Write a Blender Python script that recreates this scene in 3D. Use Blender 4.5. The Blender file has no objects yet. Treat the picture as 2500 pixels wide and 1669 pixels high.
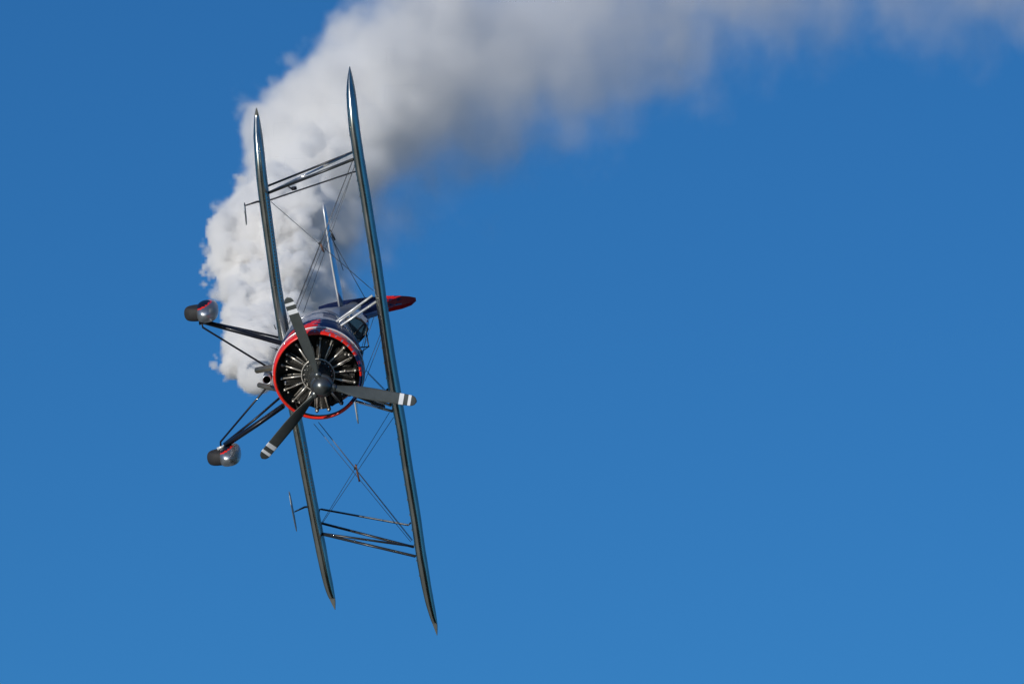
import bpy, bmesh, math, random
from mathutils import Vector, Matrix, noise as mnoise
import numpy as np
random.seed(7); np.random.seed(7)
S = bpy.context.scene
C = S.collection
PI = math.pi

# ------------------------------------------------------------------ camera
DIST = 110.0                 # metres from camera to the propeller hub
PITCH = math.radians(15.0)
WPIX = 2500.0
MPP = 1 / 152.0              # metres per photo pixel at the hub's distance
cam_d = bpy.data.cameras.new("camera")
cam = bpy.data.objects.new("camera", cam_d); C.objects.link(cam)
cam.location = (0, 0, 1.7)
cam.rotation_euler = (PI / 2 + PITCH, 0, 0)
cam_d.sensor_width = 36.0
cam_d.lens = 36.0 * DIST / (WPIX * MPP)
cam_d.clip_end = 30000
cam_d.clip_start = 0.5
S.camera = cam
bpy.context.view_layer.update()
CAMM = Matrix.Translation(cam.location) @ cam.rotation_euler.to_matrix().to_4x4()
FRAME = CAMM @ Matrix.Translation((0, 0, -DIST))   # axes: X right, Y up, Z towards the camera

def L(px, py, z=0.0):
    """photo pixel + metres towards the camera -> coordinates in FRAME"""
    k = (DIST - z) / DIST * MPP
    return Vector(((px - 1250) * k, (834.5 - py) * k, z))

# ------------------------------------------------------------------ sun, sky, exposure
SUN = Vector((-0.50, 0.44, 0.74)).normalized()      # in FRAME axes
sun_w = (FRAME.to_3x3() @ SUN).normalized()
sun_d = bpy.data.lights.new("sun", 'SUN'); sun = bpy.data.objects.new("sun", sun_d); C.objects.link(sun)
sun_d.energy = 3.5; sun_d.angle = math.radians(0.5); sun_d.color = (1.0, 0.95, 0.88)
sun.rotation_euler = sun_w.to_track_quat('Z', 'Y').to_euler()
sun.location = (0, 0, 60)
w = bpy.data.worlds.new("World"); S.world = w; w.use_nodes = True
nt = w.node_tree
for n in list(nt.nodes): nt.nodes.remove(n)
out = nt.nodes.new('ShaderNodeOutputWorld'); bg = nt.nodes.new('ShaderNodeBackground')
sky = nt.nodes.new('ShaderNodeTexSky'); sky.sky_type = 'NISHITA'; sky.sun_disc = False
sky.sun_elevation = math.asin(sun_w.z)
sky.sun_rotation = math.atan2(sun_w.x, sun_w.y)
sky.altitude = 200; sky.air_density = 1.0; sky.dust_density = 0.15; sky.ozone_density = 3.0
mul = nt.nodes.new('ShaderNodeMix'); mul.data_type = 'RGBA'; mul.blend_type = 'MULTIPLY'
mul.inputs[0].default_value = 1.0
mul.inputs[7].default_value = (0.185, 0.56, 0.90, 1)
bg.inputs['Strength'].default_value = 0.1
nt.links.new(sky.outputs[0], mul.inputs[6]); nt.links.new(mul.outputs[2], bg.inputs['Color'])
nt.links.new(bg.outputs[0], out.inputs['Surface'])
S.view_settings.view_transform = 'Standard'; S.view_settings.look = 'None'
S.view_settings.exposure = 0.0; S.view_settings.gamma = 1.0
S.view_settings.use_curve_mapping = False
S.cycles.max_bounces = 18; S.cycles.volume_bounces = 16
S.cycles.transparent_max_bounces = 24
S.cycles.volume_step_rate = 2.0
S.cycles.use_denoising = True

def tag(o, label=None, cat=None, group=None, kind=None):
    for k, v in (('label', label), ('category', cat), ('group', group), ('kind', kind)):
        if v: o[k] = v
    return o
# ------------------------------------------------------------------ smoke
class F:
    """a geometry-node field that understands arithmetic"""
    T = None
    def __init__(s, sock): s.s = sock
    @staticmethod
    def m(op, *a, clamp=False):
        n = F.T.nodes.new('ShaderNodeMath'); n.operation = op; n.use_clamp = clamp
        for i, x in enumerate(a):
            if isinstance(x, F): F.T.links.new(x.s, n.inputs[i])
            else: n.inputs[i].default_value = x
        return F(n.outputs[0])
    def __add__(s, o): return F.m('ADD', s, o)
    __radd__ = __add__
    def __mul__(s, o): return F.m('MULTIPLY', s, o)
    __rmul__ = __mul__
    def __sub__(s, o): return F.m('SUBTRACT', s, o)
    def __rsub__(s, o): return F.m('SUBTRACT', o, s)
    def __truediv__(s, o): return F.m('DIVIDE', s, o)
def vm(op, *a, out=0):
    n = F.T.nodes.new('ShaderNodeVectorMath'); n.operation = op
    for i, x in enumerate(a):
        if isinstance(x, F): F.T.links.new(x.s, n.inputs[i])
        elif x is not None: n.inputs[i].default_value = x
    return F(n.outputs[out])
def sstep(x, a, b):
    n = F.T.nodes.new('ShaderNodeMapRange'); n.interpolation_type = 'SMOOTHSTEP'
    for i, v in enumerate((x, a, b)):
        if isinstance(v, F): F.T.links.new(v.s, n.inputs[i])
        else: n.inputs[i].default_value = v
    return F(n.outputs[0])
def vscale(v, k):
    n = F.T.nodes.new('ShaderNodeVectorMath'); n.operation = 'SCALE'
    F.T.links.new(v.s, n.inputs[0])
    if isinstance(k, F): F.T.links.new(k.s, n.inputs['Scale'])
    else: n.inputs['Scale'].default_value = k
    return F(n.outputs[0])
def voro(v, scale, smooth=None):
    n = F.T.nodes.new('ShaderNodeTexVoronoi'); n.voronoi_dimensions = '3D'
    n.feature = 'F1' if smooth is None else 'SMOOTH_F1'
    if smooth is not None: n.inputs['Smoothness'].default_value = smooth
    F.T.links.new(v.s, n.inputs['Vector']); n.inputs['Scale'].default_value = scale
    return F(n.outputs['Distance'])
def noi(v, scale, detail, rough=0.5, color=False):
    n = F.T.nodes.new('ShaderNodeTexNoise'); n.noise_dimensions = '3D'
    F.T.links.new(v.s, n.inputs['Vector']); n.inputs['Scale'].default_value = scale
    n.inputs['Detail'].default_value = detail; n.inputs['Roughness'].default_value = rough
    return F(n.outputs['Color' if color else 0])

# control rings of the trail: photo x, photo y, metres towards camera, radius in photo px
SPINE = [(652, 926, -1.6, 8), (638, 925, -2.3, 16), (622, 908, -3.6, 36), (622, 852, -6.0, 68), (662, 740, -9.0, 112),
         (718, 622, -11.5, 160), (792, 500, -14.0, 208), (895, 350, -16.3, 258), (1050, 225, -18.2, 290), (1250, 130, -19.6, 303),
         (1490, 45, -20.6, 285), (1750, -30, -21.2, 250), (2030, -75, -21.6, 215), (2330, -75, -21.8, 215), (2650, -70, -22.0, 215)]
def smoke():
    pts, rad, tt = [], [], []
    P = [L(x, y, z) for x, y, z, r in SPINE]
    R = [r * MPP * (DIST - z) / DIST for x, y, z, r in SPINE]
    n = len(P)
    for i in range(n - 1):
        p0, p1, p2, p3 = P[max(i - 1, 0)], P[i], P[i + 1], P[min(i + 2, n - 1)]
        for k in range(40):
            u = k / 40
            a = 0.5 * ((2 * p1) + (p2 - p0) * u + (2 * p0 - 5 * p1 + 4 * p2 - p3) * u * u + (3 * p1 - p0 - 3 * p2 + p3) * u ** 3)
            pts.append(a); rad.append(R[i] * (1 - u) + R[i + 1] * u); tt.append(i + u)
    me = bpy.data.meshes.new("smoke_trail"); me.from_pydata(pts, [], [])
    for nm, dat in (("rad", rad), ("t", tt)):
        at = me.attributes.new(nm, 'FLOAT', 'POINT'); at.data.foreach_set('value', dat)
    o = bpy.data.objects.new("smoke_trail", me); C.objects.link(o); o.matrix_world = FRAME
    tag(o, "thick white smoke trail curling up and right behind the biplane", "smoke", kind='stuff')
    T = bpy.data.node_groups.new("smoke_field", 'GeometryNodeTree'); F.T = T
    T.interface.new_socket("Geometry", in_out='INPUT', socket_type='NodeSocketGeometry')
    T.interface.new_socket("Geometry", in_out='OUTPUT', socket_type='NodeSocketGeometry')
    gi = T.nodes.new('NodeGroupInput'); go = T.nodes.new('NodeGroupOutput')
    pos = F(T.nodes.new('GeometryNodeInputPosition').outputs[0])
    wn = noi(pos, 1.1, 3, color=True)
    warp = vscale(vm('SUBTRACT', wn, (0.5, 0.5, 0.5)), 0.55)
    p = vm('ADD', pos, warp)
    sn = T.nodes.new('GeometryNodeSampleNearest'); T.links.new(gi.outputs[0], sn.inputs[0]); T.links.new(pos.s, sn.inputs['Sample Position'])
    def samp(field, typ):
        s = T.nodes.new('GeometryNodeSampleIndex'); s.data_type = typ
        T.links.new(gi.outputs[0], s.inputs[0]); T.links.new(field, s.inputs['Value']); T.links.new(sn.outputs[0], s.inputs['Index'])
        return F(s.outputs[0])
    def named(nm):
        a = T.nodes.new('GeometryNodeInputNamedAttribute'); a.data_type = 'FLOAT'; a.inputs[0].default_value = nm
        return a.outputs[0]
    rr = samp(named("rad"), 'FLOAT'); t = samp(named("t"), 'FLOAT')
    cp = samp(T.nodes.new('GeometryNodeInputPosition').outputs[0], 'FLOAT_VECTOR')
    off = vm('SUBTRACT', pos, cp)
    dist = vm('LENGTH', off, out=1)
    # soft side: below and to the right of the axis, and further along the trail
    side = vm('DOT_PRODUCT', off, (0.62, -0.72, 0.2), out=1) / rr
    soft = sstep(side, -0.35, 0.85) * sstep(t, 3.0, 6.5)
    soft = F.m('ADD', soft, sstep(t, 4.5, 11.0) * 0.9, clamp=False)
    soft = F.m('MINIMUM', soft, 1.2)
    crisp = F.m('MAXIMUM', 1.0 - soft, 0.0)
    # cauliflower bumps of four sizes
    young = 1.0 - sstep(t, 0.0, 4.0) * 0.6
    b1 = (0.62 - voro(p, 1.15)) * 0.62 * F.m('MINIMUM', rr, 1.3)
    b2 = (0.55 - voro(vm('ADD', p, (7.1, 3.3, 1.7)), 2.2)) * 0.55 * F.m('MINIMUM', rr, 1.0)
    b3 = (0.5 - voro(vm('ADD', p, (1.1, 9.3, 4.7)), 5.6)) * 0.23 * (crisp * 0.9 + 0.1) * F.m('MINIMUM', rr * 1.5, 1.0)
    b4 = (0.5 - voro(vm('ADD', pos, (3.1, 2.3, 8.7)), 12.5)) * 0.07 * crisp * F.m('MINIMUM', rr * 1.5, 1.0)
    big = (noi(pos, 0.55, 1, 0.5) - 0.5) * 2.2 * F.m('MINIMUM', rr, 1.2)
    wisp = (noi(vm('MULTIPLY', p, (1.0, 0.55, 0.8)), 1.15, 4, 0.6) - 0.47) * 3.0 * soft
    h = rr * 0.90 + soft * 0.08 + (1.0 - sstep(t, 3.0, 6.0)) * 0.10 - dist + b1 + b2 + b3 + b4 + big + wisp
    edge = 0.05 + soft * 1.6
    dens = sstep(h / edge, 0.0, 1.0)
    # thins with age
    fade = 1.0 - sstep(t, 9.0, 14.0) * 0.45
    k = ((14.0 - sstep(t, 2.5, 7.0) * 11.4) * crisp * crisp + 0.55) * fade * (1.0 - sstep(side, 0.0, 1.0) * 0.25)
    dens = dens * k
    vc = T.nodes.new('GeometryNodeVolumeCube')
    T.links.new(dens.s, vc.inputs['Density'])
    lo = Vector([min(p_[i] - 1.25 * r_ for p_, r_ in zip(pts, rad)) for i in range(3)]) - Vector((.3, .3, .3))
    hi = Vector([max(p_[i] + 1.25 * r_ for p_, r_ in zip(pts, rad)) for i in range(3)]) + Vector((.3, .3, .3))
    hi.x = min(hi.x, 10.9); hi.y = min(hi.y, 7.6)
    vc.inputs['Min'].default_value = lo; vc.inputs['Max'].default_value = hi
    vox = (SVX, SVX, SVX * 2.4)
    res = [max(8, int((hi[i] - lo[i]) / vox[i])) for i in range(3)]
    for i, nm in enumerate(('Resolution X', 'Resolution Y', 'Resolution Z')): vc.inputs[nm].default_value = res[i]
    print("SMOKE grid", lo, hi, res, res[0] * res[1] * res[2] / 1e6)
    m = bpy.data.materials.new("smoke"); m.use_nodes = True; mt = m.node_tree
    for q in list(mt.nodes): mt.nodes.remove(q)
    mo = mt.nodes.new('ShaderNodeOutputMaterial'); pv = mt.nodes.new('ShaderNodeVolumePrincipled')
    pv.inputs['Color'].default_value = (0.992, 0.987, 0.978, 1); pv.inputs['Density'].default_value = 1.0
    pv.inputs['Anisotropy'].default_value = 0.0
    mt.links.new(pv.outputs[0], mo.inputs['Volume'])
    sm = T.nodes.new('GeometryNodeSetMaterial'); sm.inputs['Material'].default_value = m
    T.links.new(vc.outputs[0], sm.inputs[0]); T.links.new(sm.outputs[0], go.inputs[0])
    me.materials.append(m)
    md = o.modifiers.new("smoke_field", 'NODES'); md.node_group = T
    return o
SVX = 0.042
SMOKE = smoke()
# ------------------------------------------------------------------ materials
def mat(name, col, metal=0.0, rough=0.4, coat=0.0, noise=0.0, nscale=6.0, bump=0.0, alpha=None, trans=0.0, spec=0.5, rvar=0.0):
    m = bpy.data.materials.new(name); m.use_nodes = True; t = m.node_tree
    b = t.nodes['Principled BSDF']
    b.inputs['Base Color'].default_value = (*col, 1); b.inputs['Metallic'].default_value = metal
    b.inputs['Roughness'].default_value = rough; b.inputs['Coat Weight'].default_value = coat
    b.inputs['Coat Roughness'].default_value = 0.05; b.inputs['Specular IOR Level'].default_value = spec
    if trans: b.inputs['Transmission Weight'].default_value = trans
    if noise or bump or rvar:
        tc = t.nodes.new('ShaderNodeTexCoord'); n = t.nodes.new('ShaderNodeTexNoise')
        n.inputs['Scale'].default_value = nscale; n.inputs['Detail'].default_value = 6
        n.inputs['Roughness'].default_value = 0.6
        t.links.new(tc.outputs['Object'], n.inputs['Vector'])
        if noise:
            r = t.nodes.new('ShaderNodeMapRange'); t.links.new(n.outputs[0], r.inputs[0])
            r.inputs[1].default_value = 0.3; r.inputs[2].default_value = 0.7
            r.inputs[3].default_value = 1 - noise; r.inputs[4].default_value = 1 + noise
            v = t.nodes.new('ShaderNodeVectorMath'); v.operation = 'SCALE'; v.inputs[0].default_value = col
            t.links.new(r.outputs[0], v.inputs['Scale']); t.links.new(v.outputs[0], b.inputs['Base Color'])
        if rvar:
            r = t.nodes.new('ShaderNodeMapRange'); t.links.new(n.outputs[0], r.inputs[0])
            r.inputs[1].default_value = 0.3; r.inputs[2].default_value = 0.7
            r.inputs[3].default_value = max(0.02, rough - rvar); r.inputs[4].default_value = rough + rvar
            t.links.new(r.outputs[0], b.inputs['Roughness'])
        if bump:
            bp = t.nodes.new('ShaderNodeBump'); bp.inputs['Strength'].default_value = bump; bp.inputs['Distance'].default_value = 0.01
            t.links.new(n.outputs[0], bp.inputs['Height']); t.links.new(bp.outputs[0], b.inputs['Normal'])
    return m
M = dict(
    wing=mat("wing_silver", (0.62, 0.61, 0.53), 1.0, 0.28, noise=0.12, nscale=2.5, rvar=0.05, bump=0.015),
    chrome=mat("polished_metal", (0.72, 0.73, 0.74), 1.0, 0.10, noise=0.06, nscale=8, rvar=0.04),
    spat=mat("spat_silver", (0.48, 0.50, 0.52), 0.9, 0.38, noise=0.03, nscale=8),
    bright=mat("bright_silver_paint", (0.80, 0.80, 0.78), 0.35, 0.30, coat=0.5, noise=0.05),
    navy=mat("navy_paint", (0.006, 0.014, 0.060), 0.0, 0.35, coat=0.12, spec=0.35, noise=0.2, nscale=3),
    navyf=mat("navy_fabric", (0.006, 0.014, 0.060), 0.0, 0.7, noise=0.2, nscale=3, spec=0.06),
    redf=mat("red_fabric", (0.70, 0.012, 0.012), 0.0, 0.7, noise=0.08, nscale=5, spec=0.06),
    whitef=mat("grey_fabric", (0.20, 0.23, 0.33), 0.0, 0.7, noise=0.12, nscale=5, spec=0.06),
    red=mat("red_paint", (0.78, 0.022, 0.008), 0.0, 0.28, coat=0.35, noise=0.08, nscale=5),
    white=mat("pale_grey_paint", (0.24, 0.26, 0.33), 0.2, 0.35, coat=0.3, noise=0.12, nscale=5),
    black=mat("gloss_black_paint", (0.008, 0.009, 0.015), 0.0, 0.35, coat=0.15, spec=0.3, noise=0.3),
    strut=mat("dark_strut_metal", (0.05, 0.055, 0.06), 0.6, 0.32, noise=0.2),
    rubber=mat("tyre_rubber", (0.022, 0.021, 0.021), 0.0, 0.75, noise=0.25, nscale=14, bump=0.2),
    wire=mat("wire_steel", (0.10, 0.11, 0.12), 0.6, 0.4, noise=0.1),
    engine=mat("engine_black", (0.03, 0.03, 0.029), 0.3, 0.45, noise=0.4, nscale=20),
    fin=mat("cylinder_fins", (0.10, 0.095, 0.085), 0.5, 0.4, noise=0.4, nscale=25),
    case=mat("engine_grey", (0.07, 0.075, 0.07), 0.5, 0.35, noise=0.25, nscale=12),
    rod=mat("pushrod_metal", (0.72, 0.68, 0.60), 0.6, 0.30, noise=0.15, nscale=15),
    blade=mat("propeller_grey", (0.075, 0.085, 0.082), 0.35, 0.38, noise=0.15, nscale=6),
    stripe=mat("tip_stripe_white", (0.72, 0.74, 0.76), 0.0, 0.4, noise=0.05),
    spin=mat("hub_metal", (0.15, 0.16, 0.155), 0.8, 0.34, noise=0.12, nscale=9),
    exh=mat("heat_tinted_steel", (0.40, 0.31, 0.20), 0.8, 0.42, noise=0.3, nscale=8),
    soot=mat("soot", (0.006, 0.006, 0.007), 0.0, 0.8, noise=0.2),
    glass=mat("windshield_glass", (0.02, 0.05, 0.085), 0.0, 0.05, coat=1.0, noise=0.1),
    brown=mat("separator_wood", (0.16, 0.07, 0.035), 0.0, 0.5, noise=0.2, nscale=30),
)
M['wing'].node_tree.nodes['Principled BSDF'].inputs['Specular Tint'].default_value = (0.36, 0.36, 0.33, 1)
# ------------------------------------------------------------------ ground below the frame (seen only mirrored in the metal)
def ground():
    bm = bmesh.new(); bmesh.ops.create_grid(bm, x_segments=60, y_segments=60, size=9000)
    for v in bm.verts:
        d = v.co.xy.length
        v.co.z = 0 if d < 700 else 10 * mnoise.noise(v.co * 0.0008) * min(1, (d - 700) / 2500)
    me = bpy.data.meshes.new("ground"); bm.to_mesh(me); bm.free()
    o = bpy.data.objects.new("ground", me); C.objects.link(o); tag(o, kind='structure')
    m = bpy.data.materials.new("mirrored_pale_and_dark_ground"); m.use_nodes = True; t = m.node_tree; b = t.nodes['Principled BSDF']
    b.inputs['Roughness'].default_value = 0.95; b.inputs['Specular IOR Level'].default_value = 0.1
    tc = t.nodes.new('ShaderNodeTexCoord')
    vo = t.nodes.new('ShaderNodeTexVoronoi'); vo.inputs['Scale'].default_value = 0.004
    n1 = t.nodes.new('ShaderNodeTexNoise'); n1.inputs['Scale'].default_value = 0.02; n1.inputs['Detail'].default_value = 8
    t.links.new(tc.outputs['Object'], vo.inputs['Vector']); t.links.new(tc.outputs['Object'], n1.inputs['Vector'])
    cr = t.nodes.new('ShaderNodeValToRGB')
    sp = t.nodes.new('ShaderNodeSeparateXYZ'); t.links.new(tc.outputs['Object'], sp.inputs[0])
    nb = t.nodes.new('ShaderNodeTexNoise'); nb.inputs['Scale'].default_value = 0.012; t.links.new(tc.outputs['Object'], nb.inputs['Vector'])
    ma = t.nodes.new('ShaderNodeMath'); ma.operation = 'MULTIPLY_ADD'; ma.inputs[1].default_value = 140; t.links.new(nb.outputs[0], ma.inputs[0]); t.links.new(sp.outputs[0], ma.inputs[2])
    mr = t.nodes.new('ShaderNodeMapRange'); mr.inputs[1].default_value = 0; mr.inputs[2].default_value = 200; t.links.new(ma.outputs[0], mr.inputs[0]); t.links.new(mr.outputs[0], cr.inputs[0])
    cr.color_ramp.interpolation = 'CONSTANT'
    e = cr.color_ramp.elements; e[0].color = (0.54, 0.51, 0.40, 1); e[1].position = 0.47; e[1].color = (0.016, 0.022, 0.010, 1)  # pale and dark sides invented for the bands they mirror in the wings
    mx = t.nodes.new('ShaderNodeMix'); mx.data_type = 'RGBA'; mx.blend_type = 'MULTIPLY'; mx.inputs[0].default_value = 0.35
    t.links.new(cr.outputs[0], mx.inputs[6]); t.links.new(n1.outputs[0], mx.inputs[7]); t.links.new(mx.outputs[2], b.inputs['Base Color'])
    me.materials.append(m)
    # unseen dark ridge added all round so the metal mirrors a darker horizon
    bm = bmesh.new(); rows = []
    for j in range(7):
        row = []
        for k in range(240):
            a = 2 * PI * k / 240; r = 1500 + 260 * j
            h = max(0.0, math.sin(PI * j / 6)) * (150 + 130 * mnoise.noise(Vector((math.cos(a) * 3, math.sin(a) * 3, j * .3)))) + 8 * mnoise.noise(Vector((k * 1.3, j * 1.7, 0)))
            row.append(bm.verts.new((r * math.cos(a), r * math.sin(a), h - 4)))
        rows.append(row)
    for p, q in zip(rows, rows[1:]):
        for k in range(240): bm.faces.new((p[k], p[(k + 1) % 240], q[(k + 1) % 240], q[k]))
    me = bpy.data.meshes.new("reflection_hills"); bm.to_mesh(me); bm.free()
    me.materials.append(mat("dark_reflection_hills", (0.022, 0.032, 0.014), rough=0.95, noise=0.5, nscale=0.03, spec=0.1))
    o = bpy.data.objects.new("reflection_hills", me); C.objects.link(o); tag(o, kind='structure')
ground()

# ------------------------------------------------------------------ the aeroplane's own axes
fwd = Vector((-0.030, -0.190, 0.98)).normalized()
up = Vector((0.988, 0.154, 0.0)); up = (up - fwd * up.dot(fwd)).normalized()
lef = up.cross(fwd)
ORG = L(775.5, 918, 0)
RP = Matrix((fwd, lef, up)).transposed()
PLM = FRAME @ Matrix.Translation(ORG) @ RP.to_4x4()
RPI = RP.inverted()
def A(px, py, x):
    """photo pixel on the plane's own station x (metres ahead of the cowling lip) -> plane coordinates"""
    c0 = Vector((0, 0, DIST)); d = L(px, py, 0) - c0
    t = (x - (c0 - ORG).dot(fwd)) / d.dot(fwd)
    return RPI @ (c0 + d * t - ORG)
plane = bpy.data.objects.new("biplane", None); C.objects.link(plane); plane.matrix_world = PLM
plane.empty_display_size = 0.5
tag(plane, "silver, navy and red stunt biplane banked on its side, wheels to the left", "biplane")
def obj(name, bm, mats, parent=plane, smooth=True, label=None):
    me = bpy.data.meshes.new(name); bmesh.ops.recalc_face_normals(bm, faces=bm.faces); bm.to_mesh(me); bm.free()
    if smooth: me.shade_smooth()
    for m in (mats if isinstance(mats, (list, tuple)) else [mats]): me.materials.append(m)
    o = bpy.data.objects.new(name, me); C.objects.link(o); o.parent = parent
    if label: o['label'] = label
    return o
def basis(d):
    d = d.normalized(); a = Vector((1, 0, 0)) if abs(d.x) < 0.8 else Vector((0, 0, 1))
    s = a - d * a.dot(d); s.normalize(); return s, d.cross(s)
def tube(bm, pts, r, n=10, flat=None, caps=True):
    """round (or, with flat=(long axis x, ratio), streamlined) tube through points; r a number or a list"""
    pts = [Vector(p) for p in pts]; rings = []
    for i, p in enumerate(pts):
        d = (pts[min(i + 1, len(pts) - 1)] - pts[max(i - 1, 0)])
        s, q = basis(d); rr = r[i] if isinstance(r, (list, tuple)) else r
        ring = []
        for k in range(n):
            a = 2 * PI * k / n
            ring.append(bm.verts.new(p + s * math.cos(a) * rr * (flat or 1) + q * math.sin(a) * rr))
        rings.append(ring)
    for a, b in zip(rings, rings[1:]):
        for k in range(n): bm.faces.new((a[k], a[(k + 1) % n], b[(k + 1) % n], b[k]))
    if caps:
        bm.faces.new(rings[0][::-1]); bm.faces.new(rings[-1])
    return rings
def rod(name, pts, r, m, parent=plane, n=10, flat=None, label=None):
    bm = bmesh.new(); tube(bm, pts, r, n, flat); return obj(name, bm, m, parent, label=label)
def box(bm, c, sx, sy, sz, rot=None, bev=0.0):
    g = bmesh.ops.create_cube(bm, size=1.0)['verts']
    mt_ = Matrix.Translation(c) @ (rot.to_4x4() if rot else Matrix()) @ Matrix.Diagonal((sx, sy, sz, 1))
    bmesh.ops.transform(bm, matrix=mt_, verts=g)
    if bev: bmesh.ops.bevel(bm, geom=[e for e in bm.edges if e.verts[0] in g and e.verts[1] in g], offset=bev, segments=2, affect='EDGES')
def lathe(bm, prof, n=64, c=(0, 0), a0=0.0, matfn=None, close=False):
    """profile [(x, r)] turned round the x axis"""
    rings = []
    for x, r in prof:
        if r < 1e-5: rings.append([bm.verts.new((x, c[0], c[1]))]); continue
        rings.append([bm.verts.new((x, c[0] + r * math.cos(a0 + 2 * PI * k / n), c[1] + r * math.sin(a0 + 2 * PI * k / n))) for k in range(n)])
    prs = list(zip(rings, rings[1:])) + ([(rings[-1], rings[0])] if close else [])
    for i, (a, b) in enumerate(prs):
        for k in range(n):
            j = (k + 1) % n
            if len(a) == 1 and len(b) == 1: continue
            if len(a) == 1: f = bm.faces.new((a[0], b[j], b[k]))
            elif len(b) == 1: f = bm.faces.new((a[k], a[j], b[0]))
            else: f = bm.faces.new((a[k], a[j], b[j], b[k]))
            if matfn: f.material_index = matfn(f.calc_center_median())
    return rings
def cr(vals, u):
    """Catmull-Rom through equally indexed tuples"""
    n = len(vals); i = min(int(u), n - 2); w_ = u - i
    g = lambda j: vals[max(0, min(n - 1, j))]
    return tuple(0.5 * (2 * b + (c - a) * w_ + (2 * a - 5 * b + 4 * c - d) * w_ ** 2 + (3 * b - a - 3 * c + d) * w_ ** 3)
                 for a, b, c, d in zip(g(i - 1), g(i), g(i + 1), g(i + 2)))

# ------------------------------------------------------------------ wings
SEC = [(0.0, 0.0), (0.0012, .10), (0.004, .20), (0.009, .32), (0.017, .44), (0.03, .57), (0.05, .70), (0.08, .82), (0.12, .90), (0.2, .98), (0.3, 1.0), (0.45, .92), (0.62, .70), (0.8, .40), (0.94, .13), (1.0, 0.015)]
def wing(name, st, xle, chord, tipy, label=None, sub=7, incid=1.2, parent=plane):
    """st: photo y, left edge, right edge at each station; xle/chord functions of |span| fraction"""
    bm = bmesh.new(); rings = []
    n = len(st); N = (n - 1) * sub
    for i in range(N + 1):
        py, a, b = cr(st, min(i / sub, n - 1 - 1e-6) if i < N else n - 1 - 1e-6)
        pc = A((a + b) / 2, py, -1.6); s = min(1.0, abs(pc.y) / tipy)
        c = max(0.03, chord(s)); x0 = xle(s)
        pc = A((a + b) / 2, py, x0 - 0.3 * c); th = max(b - a, 1.2) * MPP * 0.985 * 0.93
        rib = 1.0 - 0.022 * abs(math.sin(pc.y * PI / 0.33)) ** 0.6     # fabric sags a little between the ribs
        ring = []
        pr = [(u_, t_ * 0.56) for u_, t_ in SEC] + [(u_, -t_ * 0.44) for u_, t_ in SEC[::-1][:-1]]
        ci, si = math.cos(math.radians(incid)), math.sin(math.radians(incid))
        for u_, t_ in pr[:-1] if False else pr:
            k = rib if 0.06 < u_ else 1.0
            dx, dz = (0.3 - u_) * c, t_ * th * k - 0.06 * th
            ring.append(bm.verts.new((x0 - 0.3 * c + dx * ci - dz * si, pc.y, pc.z + dx * si + dz * ci)))
        rings.append(ring)
    for p, q in zip(rings, rings[1:]):
        for k in range(len(p)): bm.faces.new((p[k], p[(k + 1) % len(p)], q[(k + 1) % len(p)], q[k]))
    bm.faces.new(rings[0]); bm.faces.new(rings[-1][::-1])
    bmesh.ops.remove_doubles(bm, verts=bm.verts, dist=1e-5)
    return obj(name, bm, M['wing'], parent, label=label)
UP_ST = [(165, 852.3, 853.8), (182, 848.6, 859.5), (205, 845.8, 864.8), (239.5, 844.7, 871.5), (306, 849.7, 879.5), (340, 855, 884), (400, 864.5, 893), (474, 877.5, 905.5), (560, 891.5, 919), (627, 902, 930.5), (700, 912.6, 941),
         (775, 922.5, 951.5), (845, 932, 962), (900, 939.5, 971), (942, 946, 978), (990, 956, 986), (1039, 966, 994), (1127, 979, 1007), (1255, 1000, 1028), (1330, 1011, 1038.5), (1383, 1019.5, 1047), (1430, 1029, 1054), (1465, 1037.5, 1060), (1500, 1048, 1066), (1525, 1056.5, 1069), (1549.5, 1066.3, 1068)]
LR_ST = [(263, 625.2, 626.7), (275, 622, 631), (292, 619.5, 635), (320, 618, 640), (350, 618.7, 644.5), (435, 625, 653.7), (531, 637.5, 666), (627, 651, 678.5), (700, 661, 688.5), (773, 672.5, 701), (815, 678.5, 709), (860, 684, 718)]
LL_ST = [(950, 695, 728), (985, 702, 731), (1022, 710, 738), (1078, 720.5, 749), (1140, 732, 760), (1204, 744, 772), (1270, 756.5, 784.5), (1332, 768.5, 797), (1380, 779, 805), (1414, 787.5, 811.7), (1443, 796.5, 817), (1465, 805.5, 820), (1487, 817.2, 819)]
xleU = lambda s: -1.20 - 0.30 * max(0, s - 0.25) - 0.42 * (max(0, s - .75) / .25) ** 2
chU = lambda s: (1.55 - 0.55 * s) if s < 0.9 else (1.055 * math.sqrt(max(0.0, 1 - ((s - 0.9) / 0.1) ** 2)) + 0.02)
xleL = lambda s: -1.85 - 0.25 * max(0, s - 0.25) - 0.38 * (max(0, s - .75) / .25) ** 2
upw = wing("upper_wing", UP_ST, xleU, chU, 4.65)
lwr = wing("lower_wing", LR_ST, xleL, chU, 4.1)
lwl = wing("lower_wing", LL_ST, xleL, chU, 4.0)
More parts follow.
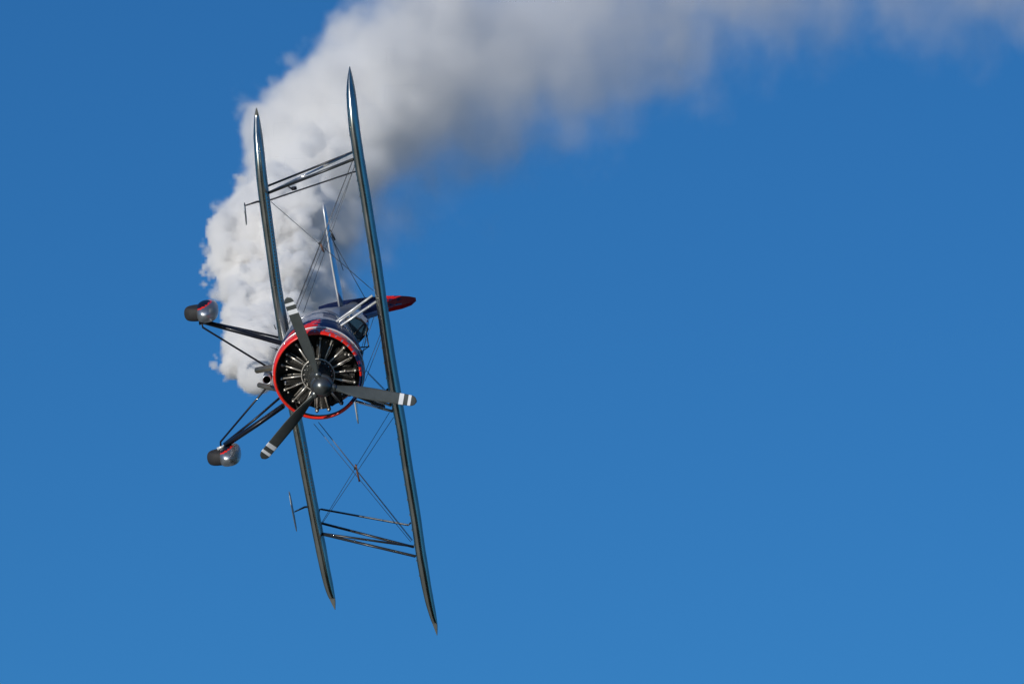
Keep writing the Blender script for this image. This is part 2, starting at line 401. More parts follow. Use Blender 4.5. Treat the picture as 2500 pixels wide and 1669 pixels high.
# rib lacing heads and hinge brackets standing proud of the wing skin
def wing_at(st, py):
    for (y0, a0, b0), (y1, a1, b1) in zip(st, st[1:]):
        if y0 <= py <= y1:
            u_ = (py - y0) / (y1 - y0); return a0 + (a1 - a0) * u_, b0 + (b1 - b0) * u_
    return None
def lugs(name, st, ys, side, x, r, parent, m):
    bm = bmesh.new()
    for py in ys:
        e = wing_at(st, py)
        if not e: continue
        p = A(e[side] + (1.0 if side == 0 else -1.0), py, x)
        box(bm, p, 0.16, 0.018, r)
    o = obj(name, bm, m, parent, smooth=False); o['kind'] = 'stuff'
lugs("rib_tape", UP_ST, [330 + 37 * i for i in range(30)], 0, -1.7, 0.014, upw, M['wing'])
def studs(st, ys, x, parent):
    bm = bmesh.new()
    for py in ys:
        e = wing_at(st, py)
        if e: box(bm, A(e[1] - 6.5, py, x), 0.03, 0.022, 0.02)
    o = obj("lacing_stud", bm, M['case'], parent, smooth=False); o['kind'] = 'stuff'
studs(LR_ST, [470 + 8 * i for i in range(34)], -1.885, lwr)
studs(LL_ST, [1080 + 8 * i for i in range(18)], -1.885, lwl)

# ------------------------------------------------------------------ fuselage: loft of superellipse rings
FUS = [  # x, half width, half height up, half height down, centre z
    (-0.70, 0.62, 0.62, 0.685, 0.00), (-0.74, 0.65, 0.65, 0.70, 0.00), (-0.95, 0.685, 0.68, 0.71, 0.0), (-1.20, 0.70, 0.66, 0.72, 0.0), (-1.6, 0.69, 0.60, 0.72, 0.0),
    (-2.2, 0.66, 0.51, 0.70, 0.0), (-2.9, 0.56, 0.42, 0.60, 0.02), (-3.7, 0.42, 0.38, 0.44, 0.06), (-4.6, 0.25, 0.36, 0.28, 0.16), (-5.4, 0.13, 0.24, 0.16, 0.20), (-6.1, 0.03, 0.12, 0.08, 0.24)]
def fus_pt(x, a, grow=0.0):
    i = 0
    while i < len(FUS) - 2 and FUS[i + 1][0] > x: i += 1
    u_ = (FUS[i][0] - x) / (FUS[i][0] - FUS[i + 1][0]); q = cr(FUS, i + max(0, min(0.9999, u_)))
    _, hw, hu, hd, zc = q; c, s = math.cos(a), math.sin(a)
    return Vector((x, (hw + grow) * c, zc + ((hu if s > 0 else hd) + grow) * s))
def theta(p): return math.degrees(math.atan2(p.z, p.y)) % 360
def fus_mat(p):
    x, th = p.x, theta(p)      # th: 0 left, 90 top, 180 right side, 270 belly
    j = 10 * mnoise.noise(Vector((x * 5, th * 0.11, 2.0))) + 5 * mnoise.noise(Vector((x * 14, th * 0.3, 5.0)))
    # red flame licks on the nose flank
    for c0, wd, x1 in ((196, 15, -1.18), (232, 20, -1.12), (120, 9, -1.0), (68, 14, -1.15), (20, 14, -1.1)):
        t_ = (x + 0.70) / (x1 + 0.70)
        if 0 <= t_ <= 1:
            cc = c0 - 22 * t_ ** 1.5; hw = wd * (1 - t_) ** 0.55 * (1 + 0.5 * math.sin(t_ * 22))
            if abs(th - cc + j * 0.25) < hw: return 1
            if abs(th - cc + j * 0.25) < hw + 1.6: return 2
    if x > -1.22: return 0
    if x > -2.3:                   # pale panels with navy sweeps
        return 0 if (58 + j < th < 122 - (x + 1.22) * 30 + j and x < -1.40) or (150 + j < th < 172 + j and x < -1.45) else 2
    return 0 if not (150 < th < 200) else 2
bm = bmesh.new(); rings = []; NX, NA = 150, 144
xs = [-0.70 - (5.4) * (k / NX) ** 1.25 for k in range(NX + 1)]
for x in xs: rings.append([bm.verts.new(fus_pt(x, 2 * PI * k / NA)) for k in range(NA)])
for a, b in zip(rings, rings[1:]):
    for k in range(NA):
        f = bm.faces.new((a[k], a[(k + 1) % NA], b[(k + 1) % NA], b[k])); f.material_index = fus_mat(f.calc_center_median())
f = bm.faces.new(rings[-1])
fus = obj("fuselage", bm, [M['navy'], M['red'], M['white']])
bm = bmesh.new(); lathe(bm, [(-0.72, 0.0), (-0.72, 0.60), (-0.705, 0.61), (-0.70, 0.595)], 64)
obj("firewall", bm, M['engine'], fus)
# raised panel bands round the nose
for x in (-1.22, -1.9):
    bm = bmesh.new(); r0 = [bm.verts.new(fus_pt(x + 0.02, 2 * PI * k / 96, 0.006)) for k in range(96)]
    r1 = [bm.verts.new(fus_pt(x - 0.02, 2 * PI * k / 96, 0.006)) for k in range(96)]
    for k in range(96): bm.faces.new((r0[k], r0[(k + 1) % 96], r1[(k + 1) % 96], r1[k]))
    ob = obj("panel_band", bm, M['chrome'], fus)
    s_ = ob.modifiers.new("s", 'SOLIDIFY'); s_.thickness = 0.008; s_.offset = 0

# ------------------------------------------------------------------ cowling ring
def cowl_mat(p):
    th = theta(p); x = p.x
    j = mnoise.noise(Vector((th * 0.16, x * 9, 1.0)))
    k = mnoise.noise(Vector((th * 0.5, x * 12, 4.0)))
    ia = (th - 9) % 360                      # 90 = towards the aeroplane's top
    if 100 < ia < 170:                        # torn red and white edge on the upper right
        if x < -0.10 and (j + 0.6 * k) > -0.05 + (ia - 150) * 0.004: return 2 if k < 0.12 else 0
        return 0 if k < 0.33 else 2
    if 30 < ia <= 100:
        return 1 if (j > -0.08) else 0
    if ia <= 30 or ia > 330: return 0 if x > -0.16 + j * 0.1 else 1
    return 0
prof = [(-0.10, 0.668), (-0.04, 0.671), (-0.005, 0.680), (0.0, 0.690), (-0.008, 0.703), (-0.035, 0.718), (-0.08, 0.728), (-0.14, 0.733), (-0.20, 0.734), (-0.26, 0.732), (-0.32, 0.728), (-0.36, 0.724),
        (-0.37, 0.718), (-0.36, 0.708), (-0.25, 0.715), (-0.15, 0.70)]
bm = bmesh.new(); lathe(bm, prof, 180, close=True, matfn=lambda p: 3 if math.hypot(p.y, p.z) < 0.675 and p.x < -0.03 or (p.x < -0.1 and math.hypot(p.y, p.z) < 0.7165) else cowl_mat(p))
cowl = obj("cowling", bm, [M['red'], M['navy'], M['white'], M['engine']])
bm = bmesh.new(); lathe(bm, [(-0.30, 0.731), (-0.30, 0.748), (-0.352, 0.746), (-0.345, 0.728)], 120, close=True)
obj("cowling_band", bm, M['bright'], cowl)
for k in range(12):                                     # fasteners round the rim
    a = 2 * PI * (k + 0.3) / 12; c_ = Vector((-0.20, 0.733 * math.cos(a), 0.733 * math.sin(a)))
    rod("fastener", [c_, c_ * 1.0 + Vector((0, math.cos(a), math.sin(a))) * 0.012], 0.014, M['chrome'], cowl, n=8)

# ------------------------------------------------------------------ radial engine
HUB = A(786, 941, 0.34); HY, HZ = HUB.y, HUB.z
eng = bpy.data.objects.new("engine", None); C.objects.link(eng); eng.parent = plane
bm = bmesh.new(); lathe(bm, [(-0.62, 0.0), (-0.62, 0.30), (-0.45, 0.31), (-0.30, 0.30), (-0.20, 0.27), (-0.14, 0.25), (-0.12, 0.235), (-0.09, 0.20)], 48)
rr_ = lathe(bm, [(-0.09, 0.20), (-0.04, 0.185), (0.02, 0.15)], 48)
cas = obj("crankcase", bm, M['case'], eng)
rod("gearbox", [(-0.05, 0, 0.0), (0.05, HY * .3, HZ * .3), (0.14, HY * .7, HZ * .7), (0.27, HY, HZ)], [0.19, 0.165, 0.13, 0.115], M['case'], eng, n=32)
for k in range(18):
    a = 2 * PI * k / 18; rod("bolt", [(-0.10, 0.222 * math.cos(a), 0.222 * math.sin(a)), (-0.075, 0.222 * math.cos(a), 0.222 * math.sin(a))], 0.011, M['rod'], eng, n=6)
A0 = math.radians(-92 + 9)
# in plane coordinates the photo's direction "image angle t" is  y = -sin(t) .. , z = cos(t)
def pol(t_img, r, x):
    t_ = t_img + math.radians(-8.9)
    return Vector((x, -math.sin(t_) * r, math.cos(t_) * r))
def cylinder():
    bm = bmesh.new()   # local: axis +z outwards from the engine's centre, x forward
    prof = [(0.24, 0.078), (0.27, 0.080)]
    z = 0.285
    while z < 0.46: prof += [(z, 0.082), (z, 0.122), (z + 0.006, 0.122), (z + 0.006, 0.082)]; z += 0.0165
    while z < 0.575: prof += [(z, 0.09), (z, 0.125 - (z - .46) * .2), (z + 0.007, 0.125 - (z - .46) * .2), (z + 0.007, 0.09)]; z += 0.018
    prof += [(0.58, 0.07), (0.59, 0.0)]
    rg = lathe(bm, prof, 20)
    for v in bm.verts: v.co = Vector((v.co.y - 0.30, v.co.z, v.co.x))
    return bm
cyl = obj("cylinder", cylinder(), M['fin'], eng)
def head():
    bm = bmesh.new()
    box(bm, Vector((-0.27, 0.0, 0.61)), 0.13, 0.055, 0.06, bev=0.014); return bm
cyl.rotation_euler = (0, 0, 0)
def place(o, t_img):
    d = pol(t_img, 1, 0); o.rotation_euler = (math.atan2(-d.y, d.z), 0, 0)
first = True
for k in range(9):                                     # induction and oil return pipes between the cylinders
    tm = math.radians(-92 + 29 + 40 * k)
    rod("intake_pipe", [pol(tm - 0.05, 0.30, -0.33), pol(tm - 0.06, 0.42, -0.33), pol(tm - 0.10, 0.54, -0.31)], [0.030, 0.030, 0.026], M['fin'], eng, n=10)
    rod("oil_line", [pol(tm + 0.08, 0.26, -0.20), pol(tm + 0.09, 0.40, -0.22), pol(tm + 0.12, 0.56, -0.24)], 0.007, M['rod'], eng, n=6)
for k in range(9):
    ti = math.radians(-92 + 9.0 + 40 * k)
    if k == 0: c = cyl
    else: c = cyl.copy(); C.objects.link(c)
    place(c, ti)
    for s in (-1, 1):
        tt = ti + s * math.radians(9.2)
        bm = bmesh.new(); box(bm, Vector((-0.23, 0, 0.595)), 0.13, 0.06, 0.085, bev=0.016)
        rk = obj("rocker_box", bm, M['fin'], eng); place(rk, tt)
        rod("rocker_bolt", [pol(tt, 0.60, -0.165), pol(tt, 0.60, -0.135)], 0.020, M['rod'], eng, n=10)
        rod("pushrod_tube", [pol(ti + s * math.radians(11.5), 0.235, -0.13), pol(ti + s * math.radians(9.2), 0.575, -0.17)], 0.0135, M['rod'], eng, n=10)
        if s < 0:
            rod("spark_plug", [pol(ti + s * 0.02, 0.545, -0.18), pol(ti, 0.55, -0.09)], [0.013, 0.009], M['rod'], eng, n=8)
            rod("ignition_lead", [pol(ti, 0.55, -0.09), pol(ti + 0.05, 0.47, -0.10), pol(ti + 0.09, 0.36, -0.12), pol(ti + 0.06, 0.26, -0.10)], 0.006, M['engine'], eng, n=6)
    bf = bmesh.new()                                      # black baffle between two cylinders
    tb = ti + math.radians(20)
    vs = [pol(tb - 0.26, 0.24, -0.42), pol(tb + 0.26, 0.24, -0.42), pol(tb + 0.24, 0.58, -0.44), pol(tb + 0.12, 0.615, -0.42), pol(tb, 0.60, -0.42), pol(tb - 0.12, 0.615, -0.42), pol(tb - 0.24, 0.58, -0.44)]
    q = bf.faces.new([bf.verts.new(v) for v in vs]); e_ = bmesh.ops.extrude_face_region(bf, geom=[q])
    bmesh.ops.translate(bf, verts=[v for v in e_['geom'] if isinstance(v, bmesh.types.BMVert)], vec=(-0.006, 0, 0))
    obj("baffle", bf, M['engine'], eng, smooth=False)
bm = bmesh.new(); tube(bm, [pol(2 * PI * k / 60, 0.60, -0.50) for k in range(61)], 0.012, 8, caps=False); obj("collector_ring", bm, M['exh'], eng)
bm = bmesh.new(); tube(bm, [pol(2 * PI * k / 48, 0.265, -0.09) for k in range(49)], 0.010, 8, caps=False); obj("ignition_ring", bm, M['rod'], eng)
bm = bmesh.new(); lathe(bm, [(-0.66, 0.0), (-0.66, 0.54), (-0.655, 0.54), (-0.655, 0)], 40); obj("engine_mount_plate", bm, M['soot'], eng)
bm = bmesh.new(); A_, B_ = [], []                        # sheet baffle closing most of the gap inside the ring
for k in range(97):
    t_ = math.radians(-22 + (243 + 22) * k / 96)
    A_.append(bm.verts.new(pol(t_, 0.56, -0.40))); B_.append(bm.verts.new(pol(t_, 0.712, -0.345)))
for k in range(96): bm.faces.new((A_[k], A_[k + 1], B_[k + 1], B_[k]))
obj("ring_baffle", bm, M['engine'], eng)
# oil cooler tag and pale fittings
for (px_, py_, r_) in ((697, 933, .016), (745.5, 841, .030), (852, 866, .022), (842, 905, .017), (700, 902, .015), (843, 865, .016), (835, 962, .016), (704, 958, .015), (775, 843, .014)):
    c_ = A(px_, py_, -0.12); rod("fitting", [c_ + Vector((-0.04, 0, 0)), c_ + Vector((0.02, 0, 0))], [r_, r_ * 0.8], M['rod'] if px_ != 697 else M['white'], eng, n=10)

# ------------------------------------------------------------------ propeller, at rest
prop = bpy.data.objects.new("propeller", None); C.objects.link(prop); prop.parent = plane; prop.location = (0.36, HY, HZ)
bm = bmesh.new(); lathe(bm, [(-0.09, 0.0), (-0.09, 0.155), (-0.05, 0.19), (0.0, 0.19), (0.035, 0.176), (0.04, 0.158), (0.07, 0.156), (0.12, 0.142), (0.17, 0.112), (0.205, 0.07), (0.222, 0.028), (0.225, 0.0)], 56)
obj("spinner", bm, M['spin'], prop)
def blade_bm():
    bm = bmesh.new(); rings = []; R = 1.54; N = 60
    for i in range(N + 1):
        r = 0.10 + (R - 0.10) * i / N; s = r / R
        ch = 0.06 + 0.155 * min(1, max(0, (s - 0.08) / 0.30)) ** 0.8 - 0.045 * max(0, s - 0.55) / 0.45
        if s > 0.93: ch *= math.sqrt(max(0.0, 1 - ((s - 0.93) / 0.0705) ** 2))
        ch = max(ch, 0.008)
        th = 0.105 * (1 - min(1, s / 0.26)) + 0.030 * (1 - s) + 0.008
        if s > 0.93: th *= max(0.15, ch / 0.12)
        tw = math.radians(62 - 44 * min(1, s * 1.05) ** 0.7)
        ring = []
        for k in range(16):
            a = 2 * PI * k / 16; cx = math.cos(a) * ch / 2; tz = math.sin(a) * th / 2
            # local: z out along the blade, y = in the disc, x = forward
            ring.append(bm.verts.new((cx * math.sin(tw) + tz * math.cos(tw), cx * math.cos(tw) - tz * math.sin(tw), r)))
        rings.append(ring)
    for i, (a, b) in enumerate(zip(rings, rings[1:])):
        rm = 0.10 + (R - 0.10) * (i + 0.5) / N
        for k in range(16):
            f = bm.faces.new((a[k], a[(k + 1) % 16], b[(k + 1) % 16], b[k]))
            f.material_index = 1 if (1.255 < rm < 1.315 or 1.385 < rm < 1.445) else 0
    bm.faces.new(rings[0]); bm.faces.new(rings[-1]); return bm
bl = obj("blade", blade_bm(), [M['blade'], M['stripe']], prop)
for k in range(3):
    b = bl if k == 0 else bl.copy()
    if k: C.objects.link(b)
    d = pol(math.radians(111 + 120 * k), 1, 0); b.rotation_euler = (math.atan2(-d.y, d.z), 0, 0)
    d *= 1
    rod("blade_cuff", [d * 0.12, d * 0.20, d * 0.235], [0.066, 0.064, 0.05], M['spin'], prop, n=20)

# ------------------------------------------------------------------ tail
def plate(name, outline, thick, mats, parent=plane, matfn=None, cell=0.05, axis='y'):
    """a thin aerofoil-edged surface from a closed outline (list of plane-coordinate points)"""
    bm = bmesh.new(); f = bm.faces.new([bm.verts.new(p) for p in outline])
    for _ in range(1):
        lo = [min(p[i] for p in outline) for i in range(3)]; hi = [max(p[i] for p in outline) for i in range(3)]
        for i in range(3):
            if hi[i] - lo[i] < 0.12: continue
            t_ = lo[i] + cell
            while t_ < hi[i]:
                co = Vector((0, 0, 0)); co[i] = t_; no = Vector((0, 0, 0)); no[i] = 1
                bmesh.ops.bisect_plane(bm, geom=bm.verts[:] + bm.edges[:] + bm.faces[:], plane_co=co, plane_no=no); t_ += cell
    if matfn:
        for q in bm.faces: q.material_index = matfn(q.calc_center_median())
    o = obj(name, bm, mats, parent, smooth=False)
    s = o.modifiers.new("thickness", 'SOLIDIFY'); s.thickness = thick; s.offset = 0
    bv = o.modifiers.new("edge", 'BEVEL'); bv.width = thick * 0.45; bv.segments = 2; bv.limit_method = 'ANGLE'; bv.angle_limit = math.radians(50)
    return o
# fin and rudder: leading edge low in the picture, trailing edge high
FT = [(778, 753, -5.9), (800, 745.5, -6.0), (830, 738.5, -6.05), (888, 730.8, -6.1), (944.6, 726, -6.12), (975, 725.8, -6.1), (1000, 727.5, -6.02), (1015.5, 730.5, -5.9)]
FL = [(1004, 741, -5.55), (982, 749.5, -5.3), (949, 757, -5.1), (920, 767, -4.85), (885, 778, -4.55), (850, 790, -4.3)]
pts = []
for px_, py_, x_ in FT + FL:
    p = A(px_, py_, x_); pts.append(p)
# bring the outline into the aeroplane's plane of symmetry: keep height, solve the station from the picture
def onfin(px_, py_):
    lo, hi = -8.0, -3.0
    for _ in range(40):
        m_ = (lo + hi) / 2
        if A(px_, py_, m_).y < 0: hi = m_     # further back moves the axis up the picture
        else: lo = m_
    p = A(px_, py_, (lo + hi) / 2); return Vector((p.x, 0.0, p.z))
fo = [onfin(a, b) for a, b, _ in FT + FL]
print("FIN", [tuple(round(c, 2) for c in p) for p in fo])
def fin_mat(p):
    n_ = mnoise.noise(p * 6.0)
    zt = p.z
    if zt > 1.02 + 0.10 * n_ + 0.10 * math.sin(p.x * 14): return 1
    if 0.78 < zt <= 1.02 and abs(n_) < 0.22 and p.x < -5.1: return 1
    if p.x > FIN_LE(zt) - 0.22: return 2
    return 0
lez = [(p.z, p.x) for p in fo[len(FT):]][::-1]
def FIN_LE(z):
    for (z0, x0), (z1, x1) in zip(lez, lez[1:]):
        if z0 <= z <= z1: return x0 + (x1 - x0) * (z - z0) / max(1e-4, z1 - z0)
    return lez[0][1] if z < lez[0][0] else lez[-1][1]
fin = plate("vertical_fin", fo, 0.06, [M['navyf'], M['redf'], M['whitef']], matfn=fin_mat, cell=0.035)
def stab(P, name="horizontal_stabilizer"):
    # P: picture points tip -> root on the leading edge; built as a tapered slab with real chord
    bm = bmesh.new(); rings = []
    for px_, py_, c, th in P:
        p = A(px_, py_, -5.0 - (1.0 - c) * 0.3)
        ring = []
        for u_, t_ in [(0, 0), (.03, .45), (.12, .85), (.3, 1), (.6, .7), (1, .08), (1, -.08), (.6, -.7), (.3, -1), (.12, -.85), (.03, -.45)]:
            ring.append(bm.verts.new((p.x - u_ * c, p.y, p.z + t_ * th / 2)))
        rings.append(ring)
    for a, b in zip(rings, rings[1:]):
        for k in range(len(a)): bm.faces.new((a[k], a[(k + 1) % len(a)], b[(k + 1) % len(a)], b[k]))
    bm.faces.new(rings[0]); bm.faces.new(rings[-1])
    return obj(name, bm, M['bright'])
stab([(788.5, 498, .10, .02), (790, 512, .4, .045), (795, 545, .62, .05), (803, 600, .8, .055), (812, 655, .9, .06), (821, 705, .95, .065), (830, 755, 1.0, .08)])
stab([(836, 800, 1.0, .08), (850, 880, .9, .07), (862, 950, .8, .06), (869, 1000, .6, .05), (873, 1026, .35, .04), (874.5, 1034, .1, .02)])
for a_, b_ in (((905, 752, -5.4), (806, 575, -5.3)), ((838, 660, -5.6), (805, 560, -5.3)), ((905, 752, -5.5), (866, 985, -5.3))):
    rod("tail_brace_wire", [A(*a_), A(*b_)], 0.006, M['wire'], n=6)

# ------------------------------------------------------------------ cockpit
xw = -2.95
arch = [(833, 792), (846, 779), (863, 772.5), (881, 780), (893, 792), (898, 803), (894.5, 812), (881, 829), (866, 844)]
base_x = -2.15
P0 = [A(a, b, xw) for a, b in arch]
bm = bmesh.new(); fr = []
cm = sum(P0, Vector()) / len(P0)
for s, dx, k in ((0, 0.0, 1.0), (1, -0.45, 1.02), (2, -1.0, 0.80), (3, -1.6, 0.30)):
    row = []
    for i, p in enumerate(P0):
        q = Vector((p.x + dx + (0.30 if s == 0 and i in (0, 8) else 0.0), p.y * k, 0.45 + (p.z - 0.45) * k))
        row.append(bm.verts.new(q))
    fr.append(row)
for a, b in zip(fr, fr[1:]):
    for i in range(len(a) - 1): bm.faces.new((a[i], a[i + 1], b[i + 1], b[i]))
bm.faces.new([bm.verts.new(v.co) for v in fr[0]])
can = obj("windshield", bm, M['glass'], plane, smooth=False)
rod("windshield_frame", P0, 0.018, M['black'], can)
mid = (P0[7] + P0[8]) / 2 * 0.4 + P0[1] * 0.1 + P0[0] * 0.5
rod("windshield_frame", [A(889, 790, xw + 0.03), A(872, 808, xw + 0.10), A(859, 820, xw + 0.25)], 0.014, M['black'], can)
rod("windshield_frame", [P0[0], A(851, 815, xw + 0.30), P0[8]], 0.012, M['black'], can)
rod("mirror_bracket", [A(894, 811, -1.9), A(900.5, 846, -1.75), A(866, 849, -1.7)], 0.013, M['strut'])
rod("mirror_bracket", [A(900.5, 846, -1.75), A(884, 857, -1.75)], 0.008, M['strut'])
c_ = A(878, 862, -0.6); rod("air_intake", [c_ + Vector((-0.10, 0, 0)), c_ + Vector((0.03, 0, 0)), c_ + Vector((0.04, 0, 0))], [0.05, 0.05, 0.038], M['strut'], n=20)

# ------------------------------------------------------------------ struts
for a_, b_, r_ in (((811, 792, -1.35), (909, 721.5, -1.45), .019), ((812.5, 797, -1.4), (880, 747, -1.7), .015), ((813, 808, -1.15), (918, 736.5, -1.35), .020),
                   ((812, 793, -1.35), (813, 809, -1.15), .014)):
    rod("cabane_strut", [A(*a_), A(*b_)], r_, M['bright'], flat=1.9)
for a_, b_, r_ in (((870, 960, -1.35), (955, 990, -1.45), .020), ((872, 966, -1.4), (936, 991.5, -1.9), .030), ((868, 979, -1.15), (958, 1003.5, -1.35), .022)):
    rod("cabane_strut", [A(*a_), A(*b_)], r_, M['case'] if r_ == .030 else M['chrome'], flat=1.6)
for p_ in ([(870, 958, -1.5), (925, 974, -1.55), (929, 972, -1.55), (946.5, 952, -1.6), (952, 946, -1.6)], [(905, 986, -1.6), (930, 990, -1.6), (936, 985, -1.6), (951, 967, -1.6), (956, 965, -1.6)]):
    rod("fuel_line", [A(*q) for q in p_], 0.011, M['strut'])
for q in ((944, 953), (949, 968), (951, 988)):
    rod("strut_fitting", [A(q[0], q[1], -1.55), A(q[0] + 5, q[1] - 4, -1.55)], 0.022, M['strut'])
# interplane struts: front, rear, the diagonal between them and the aileron push strut
IS = [(((655.5, 453.5, -2.95), (862, 371, -2.40)), .018), (((656.5, 470.5, -2.15), (863, 389, -1.60)), .024), (((657.5, 469, -2.15), (862, 372, -2.4)), .015), (((659, 488.5, -3.2), (860, 421, -2.8), (870, 418.5, -2.8)), .013),
      (((782, 1302, -2.15), (1014, 1357, -1.60)), .022), (((783, 1276, -2.95), (1010, 1334.5, -2.40)), .020), (((783, 1301, -2.15), (1010, 1333, -2.40)), .018), (((777, 1260, -3.2), (779.5, 1243, -3.2), (785, 1242.5, -3.2), (997, 1281, -2.8), (1003, 1275, -2.8)), .016)]
for pts_, r_ in IS:
    rod("interplane_strut", [A(*q) for q in pts_], r_, M['strut'] if r_ != .015 else M['chrome'], flat=1.7 if len(pts_) == 2 else None)
# small camera clamped to the strut
c_ = A(701.5, 452, -2.1)
gp = bpy.data.objects.new("strut_camera", None); C.objects.link(gp); gp.parent = plane
bm = bmesh.new(); box(bm, A(718, 460, -2.0), 0.07, 0.055, 0.085, bev=0.008); obj("camera_body", bm, M['black'], gp)
rod("camera_arm", [A(700, 451, -2.08), A(706, 457, -2.0), A(713, 461.5, -2.0)], 0.013, M['strut'], gp)
bm = bmesh.new(); box(bm, A(697, 454, -2.08), 0.06, 0.035, 0.035, bev=0.006); obj("camera_clamp", bm, M['chrome'], gp)
bm = bmesh.new(); box(bm, A(866, 1319.5, -1.95), 0.05, 0.03, 0.03, bev=0.006); obj("strut_collar", bm, M['chrome'])
bm = bmesh.new(); box(bm, A(814, 1305.5, -2.1), 0.05, 0.022, 0.05, bev=0.005); obj("strut_collar", bm, M['chrome'])

# ------------------------------------------------------------------ flying and landing wires with their separators
W = [((860, 394, -1.7), (703, 794, -1.5)), ((866.5, 404, -1.7), (715, 786, -1.6)), ((861, 393, -1.75), (706, 792, -1.55)), ((866, 406, -2.2), (741, 762, -2.4)),
     ((661, 492, -2.2), (912, 710, -1.5)), ((663, 494, -2.3), (900, 700, -1.7)),
     ((777, 1030, -1.5), (1006, 1319, -1.7)), ((766, 1034, -1.9), (1003, 1322, -2.2)), ((780, 1033, -1.5), (1007, 1317, -1.72)),
     ((951, 1006, -1.6), (783, 1279, -2.3)), ((961, 1018, -1.4), (784, 1281, -2.2)),
     ((903, 772, -1.8), (884, 846, -1.5)), ((914, 770, -1.8), (889, 846, -1.5)), ((930, 812, -1.6), (888, 918, -0.9)), ((934, 818, -1.6), (891, 930, -0.9)),
     ((893, 903, -1.2), (944, 955, -1.6)), ((899, 912, -1.2), (936, 950, -1.6))]
for a_, b_ in W: rod("bracing_wire", [A(*a_), A(*b_)], 0.0048, M['wire'], n=6)
rod("wire_separator", [A(781, 592, -1.75), A(790.5, 615, -1.75)], [0.016, 0.014], M['brown'])
rod("wire_separator", [A(778, 596, -1.75), A(783.5, 591, -1.75)], 0.020, M['black'])
rod("wire_separator", [A(806, 562, -2.2), A(818, 586, -2.2)], 0.016, M['strut'])
rod("wire_separator", [A(868, 1133, -1.8), A(877.5, 1175, -1.8)], 0.015, M['brown'])
rod("wire_separator", [A(864.5, 1143, -1.8), A(869.5, 1142, -1.8)], 0.026, M['black'])

# ------------------------------------------------------------------ landing gear
def gear(tyre_c, pant_c, legs, seed):
    g = bpy.data.objects.new("landing_gear", None); C.objects.link(g); g.parent = plane
    tc, pc = A(*tyre_c), A(*pant_c)
    d = (pc - tc); d.x = 0; d.normalize()                        # points from tyre towards the aeroplane's top
    s = Vector((1, 0, 0)); t = s.cross(d)
    R = Matrix((s, t, d)).transposed()
    # tyre: a fat wheel on an axle lying across the aeroplane
    bm = bmesh.new(); rw, hw = 0.225, 0.112; rings = []
    for i in range(15):
        a = -PI / 2 + PI * i / 14; r = rw - 0.085 + 0.085 * math.cos(a) ** 0.75 if abs(math.cos(a)) > 1e-6 else rw - 0.085
        y = hw * math.sin(a)
        rings.append([bm.verts.new((r * math.cos(2 * PI * k / 40), y, r * math.sin(2 * PI * k / 40))) for k in range(40)])
    for a, b in zip(rings, rings[1:]):
        for k in range(40): bm.faces.new((a[k], a[(k + 1) % 40], b[(k + 1) % 40], b[k]))
    bm.faces.new(rings[0]); bm.faces.new(rings[-1])
    wc = tc + d * 0.135
    mt_ = Matrix.Translation(wc) @ R.to_4x4()
    bmesh.ops.transform(bm, matrix=mt_, verts=bm.verts); obj("tyre", bm, M['rubber'], g)
    # polished spat: a teardrop, blunt rounded-box nose forward, open below
    bm = bmesh.new(); rings = []
    H0, H1 = 0.02, 0.375        # from the tyre's middle up
    for i in range(34):
        u_ = (i / 33) ** 1.8
        x = 0.36 - 1.2 * u_
        k = (1 - (1 - min(1, u_ / 0.36)) ** 2.0) ** (1 / 2.0) if u_ < 0.36 else (1 - ((u_ - 0.36) / 0.64) ** 1.7) ** 0.9
        k = max(k, 0.02); w_, h_ = 0.168 * k, 0.178 * (k ** 0.85)
        zc = 0.27 + 0.03 * u_
        ring = []
        for q in range(44):
            a = 2 * PI * q / 44; e = 0.78
            cy = math.copysign(abs(math.cos(a)) ** e, math.cos(a)); cz = math.copysign(abs(math.sin(a)) ** e, math.sin(a))
            flare = 1 + 0.04 * -cz
            ring.append(bm.verts.new((x, w_ * cy * flare, zc + h_ * cz)))
        rings.append(ring)
    def pm(p):
        v = p.z - 0.27
        if p.y * seed > 0.122 + v * 0.34: return 2 if p.y * seed > 0.140 + v * 0.34 else 1
        return 0
    for a, b in zip(rings, rings[1:]):
        for k in range(44):
            f = bm.faces.new((a[k], a[(k + 1) % 44], b[(k + 1) % 44], b[k])); f.material_index = pm(f.calc_center_median())
    bm.faces.new(rings[0]); bm.faces.new(rings[-1])
    mt_ = Matrix.Translation(tc) @ R.to_4x4()
    bmesh.ops.transform(bm, matrix=mt_, verts=bm.verts)
    obj("wheel_spat", bm, [M['spat'], M['red'], M['black']], g)
    for pts_, r_, fl, nm in legs: rod(nm, [A(*q) for q in pts_], r_, M['black'], g, flat=fl, n=14)
gear((463, 765, -1.62), (503, 762, -1.62), [([(500, 786, -1.7), (600, 813, -1.68), (690, 838, -1.6)], .040, 1.8, "gear_leg"), ([(505, 785, -2.0), (612, 808, -2.1), (680, 823.5, -2.2)], .018, 1.5, "gear_brace"),
     ([(493, 787, -1.5), (495, 799, -1.5), (652, 895, -0.9)], .016, 1.3, "gear_brace")], 1)
gear((519, 1117, -1.62), (562, 1112, -1.62), [([(551, 1086, -1.7), (622, 1039, -1.68), (692, 990, -1.6)], .043, 1.8, "gear_leg"), ([(546, 1084, -1.9), (620, 1025, -1.9), (686, 968, -2.0)], .020, 1.5, "gear_brace"),
     ([(539, 1088, -1.5), (538.5, 1078, -1.5), (648, 949, -0.9)], .016, 1.3, "gear_brace")], 1)
rod("axle_fitting", [A(531, 1096, -1.6), A(548, 1088, -1.6)], [.03, .022], M['bright'])
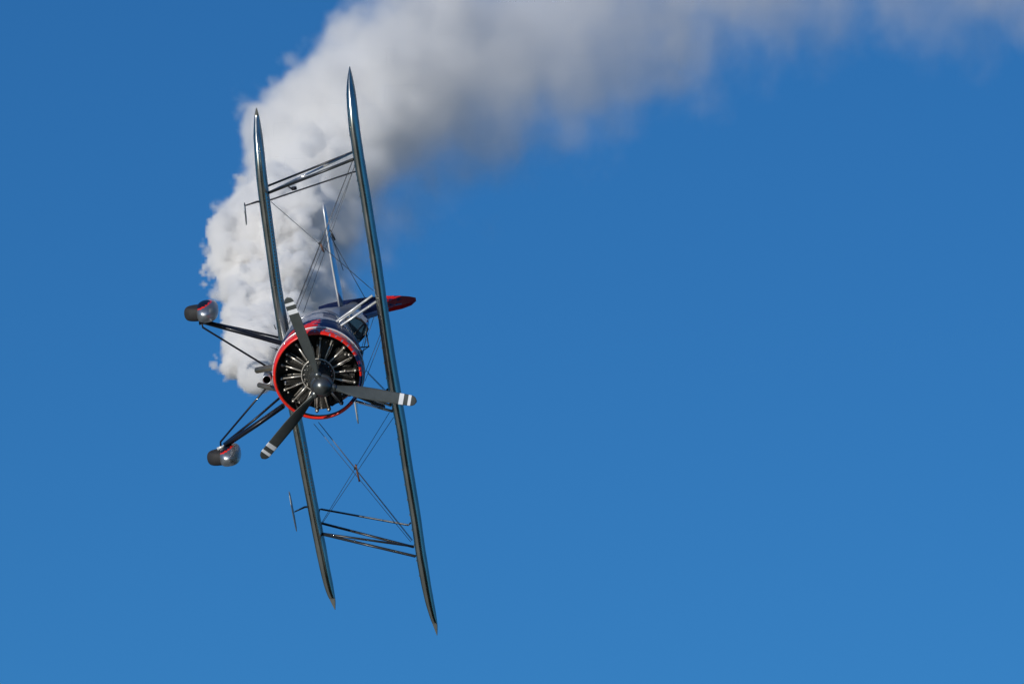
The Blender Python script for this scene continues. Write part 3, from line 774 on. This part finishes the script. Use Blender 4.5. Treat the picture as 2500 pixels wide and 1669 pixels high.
rod("axle_fitting", [A(486, 789, -1.6), A(503, 787, -1.6)], [.03, .022], M['strut'])
# belly aerial by the right leg
rod("belly_aerial", [A(659, 846.5, -1.0), A(686, 857, -1.0)], [.004, .016], M['strut']); rod("belly_aerial", [A(673, 857.5, -1.0), A(677, 846, -1.0)], .006, M['strut'])
rod("foot_step", [A(703, 795, -1.8), A(701, 778, -1.8)], .010, M['strut']); rod("foot_step", [A(669, 793, -1.9), A(674, 804, -1.9)], .008, M['strut'])

# ------------------------------------------------------------------ exhausts under the nose
def pipe(name, a_, b_, r, m=M['exh'], mouth=True):
    pa, pb = A(*a_), A(*b_); d = (pa - pb).normalized()
    bm = bmesh.new(); s, q = basis(d); N = 28
    def ring(p, r_): return [bm.verts.new(p + s * math.cos(2 * PI * k / N) * r_ + q * math.sin(2 * PI * k / N) * r_) for k in range(N)]
    rs = [ring(pb, r), ring(pa, r), ring(pa, r * 0.80), ring(pa - d * min(0.3, (pa - pb).length * .8), r * 0.78)]
    for i, (x_, y_) in enumerate(zip(rs, rs[1:])):
        for k in range(N):
            f = bm.faces.new((x_[k], x_[(k + 1) % N], y_[(k + 1) % N], y_[k])); f.material_index = 1 if i == 2 else 0
    f = bm.faces.new(rs[-1]); f.material_index = 1
    return obj(name, bm, [m, M['soot']], plane)
pipe("exhaust_pipe", (628, 903.5, -1.05), (676, 895, -0.45), 0.052)
pipe("exhaust_pipe", (633, 939.5, -1.05), (682, 951, -0.45), 0.042)
pipe("air_tube", (651.5, 927, -0.15), (655, 915, -1.2), 0.075, M['spat'])

# ------------------------------------------------------------------ aileron spades under the lower wing
for a_, b_, t0, t1 in (((636, 492, -2.5), (597, 502.5, -2.15), (596.5, 494, -2.15), (602, 549, -2.15)), ((752, 1236.5, -2.5), (719.5, 1248.5, -2.15), (705.5, 1198, -2.15), (724.5, 1296, -2.15))):
    sp_ = bpy.data.objects.new("aileron_spade", None); C.objects.link(sp_); sp_.parent = plane
    rod("spade_arm", [A(*a_), A(a_[0] - 8, a_[1] + 0.5, -2.4), A(*b_)], [.018, .017, .010], M['strut'], sp_)
    p, q = A(*t0), A(*t1)
    bm = bmesh.new(); d = q - p; ol = []
    for u_, xx in ((0, 0.02), (.08, .10), (.3, .15), (.7, .15), (.92, .10), (1, .02), (.92, -.10), (.7, -.15), (.3, -.15), (.08, -.10)): ol.append(bm.verts.new(p + d * u_ + Vector((xx, 0, xx * 0.02))))
    bm.faces.new(ol); o_ = obj("spade_plate", bm, M['wing'], sp_, smooth=False); s_ = o_.modifiers.new("t", 'SOLIDIFY'); s_.thickness = 0.010; s_.offset = 0
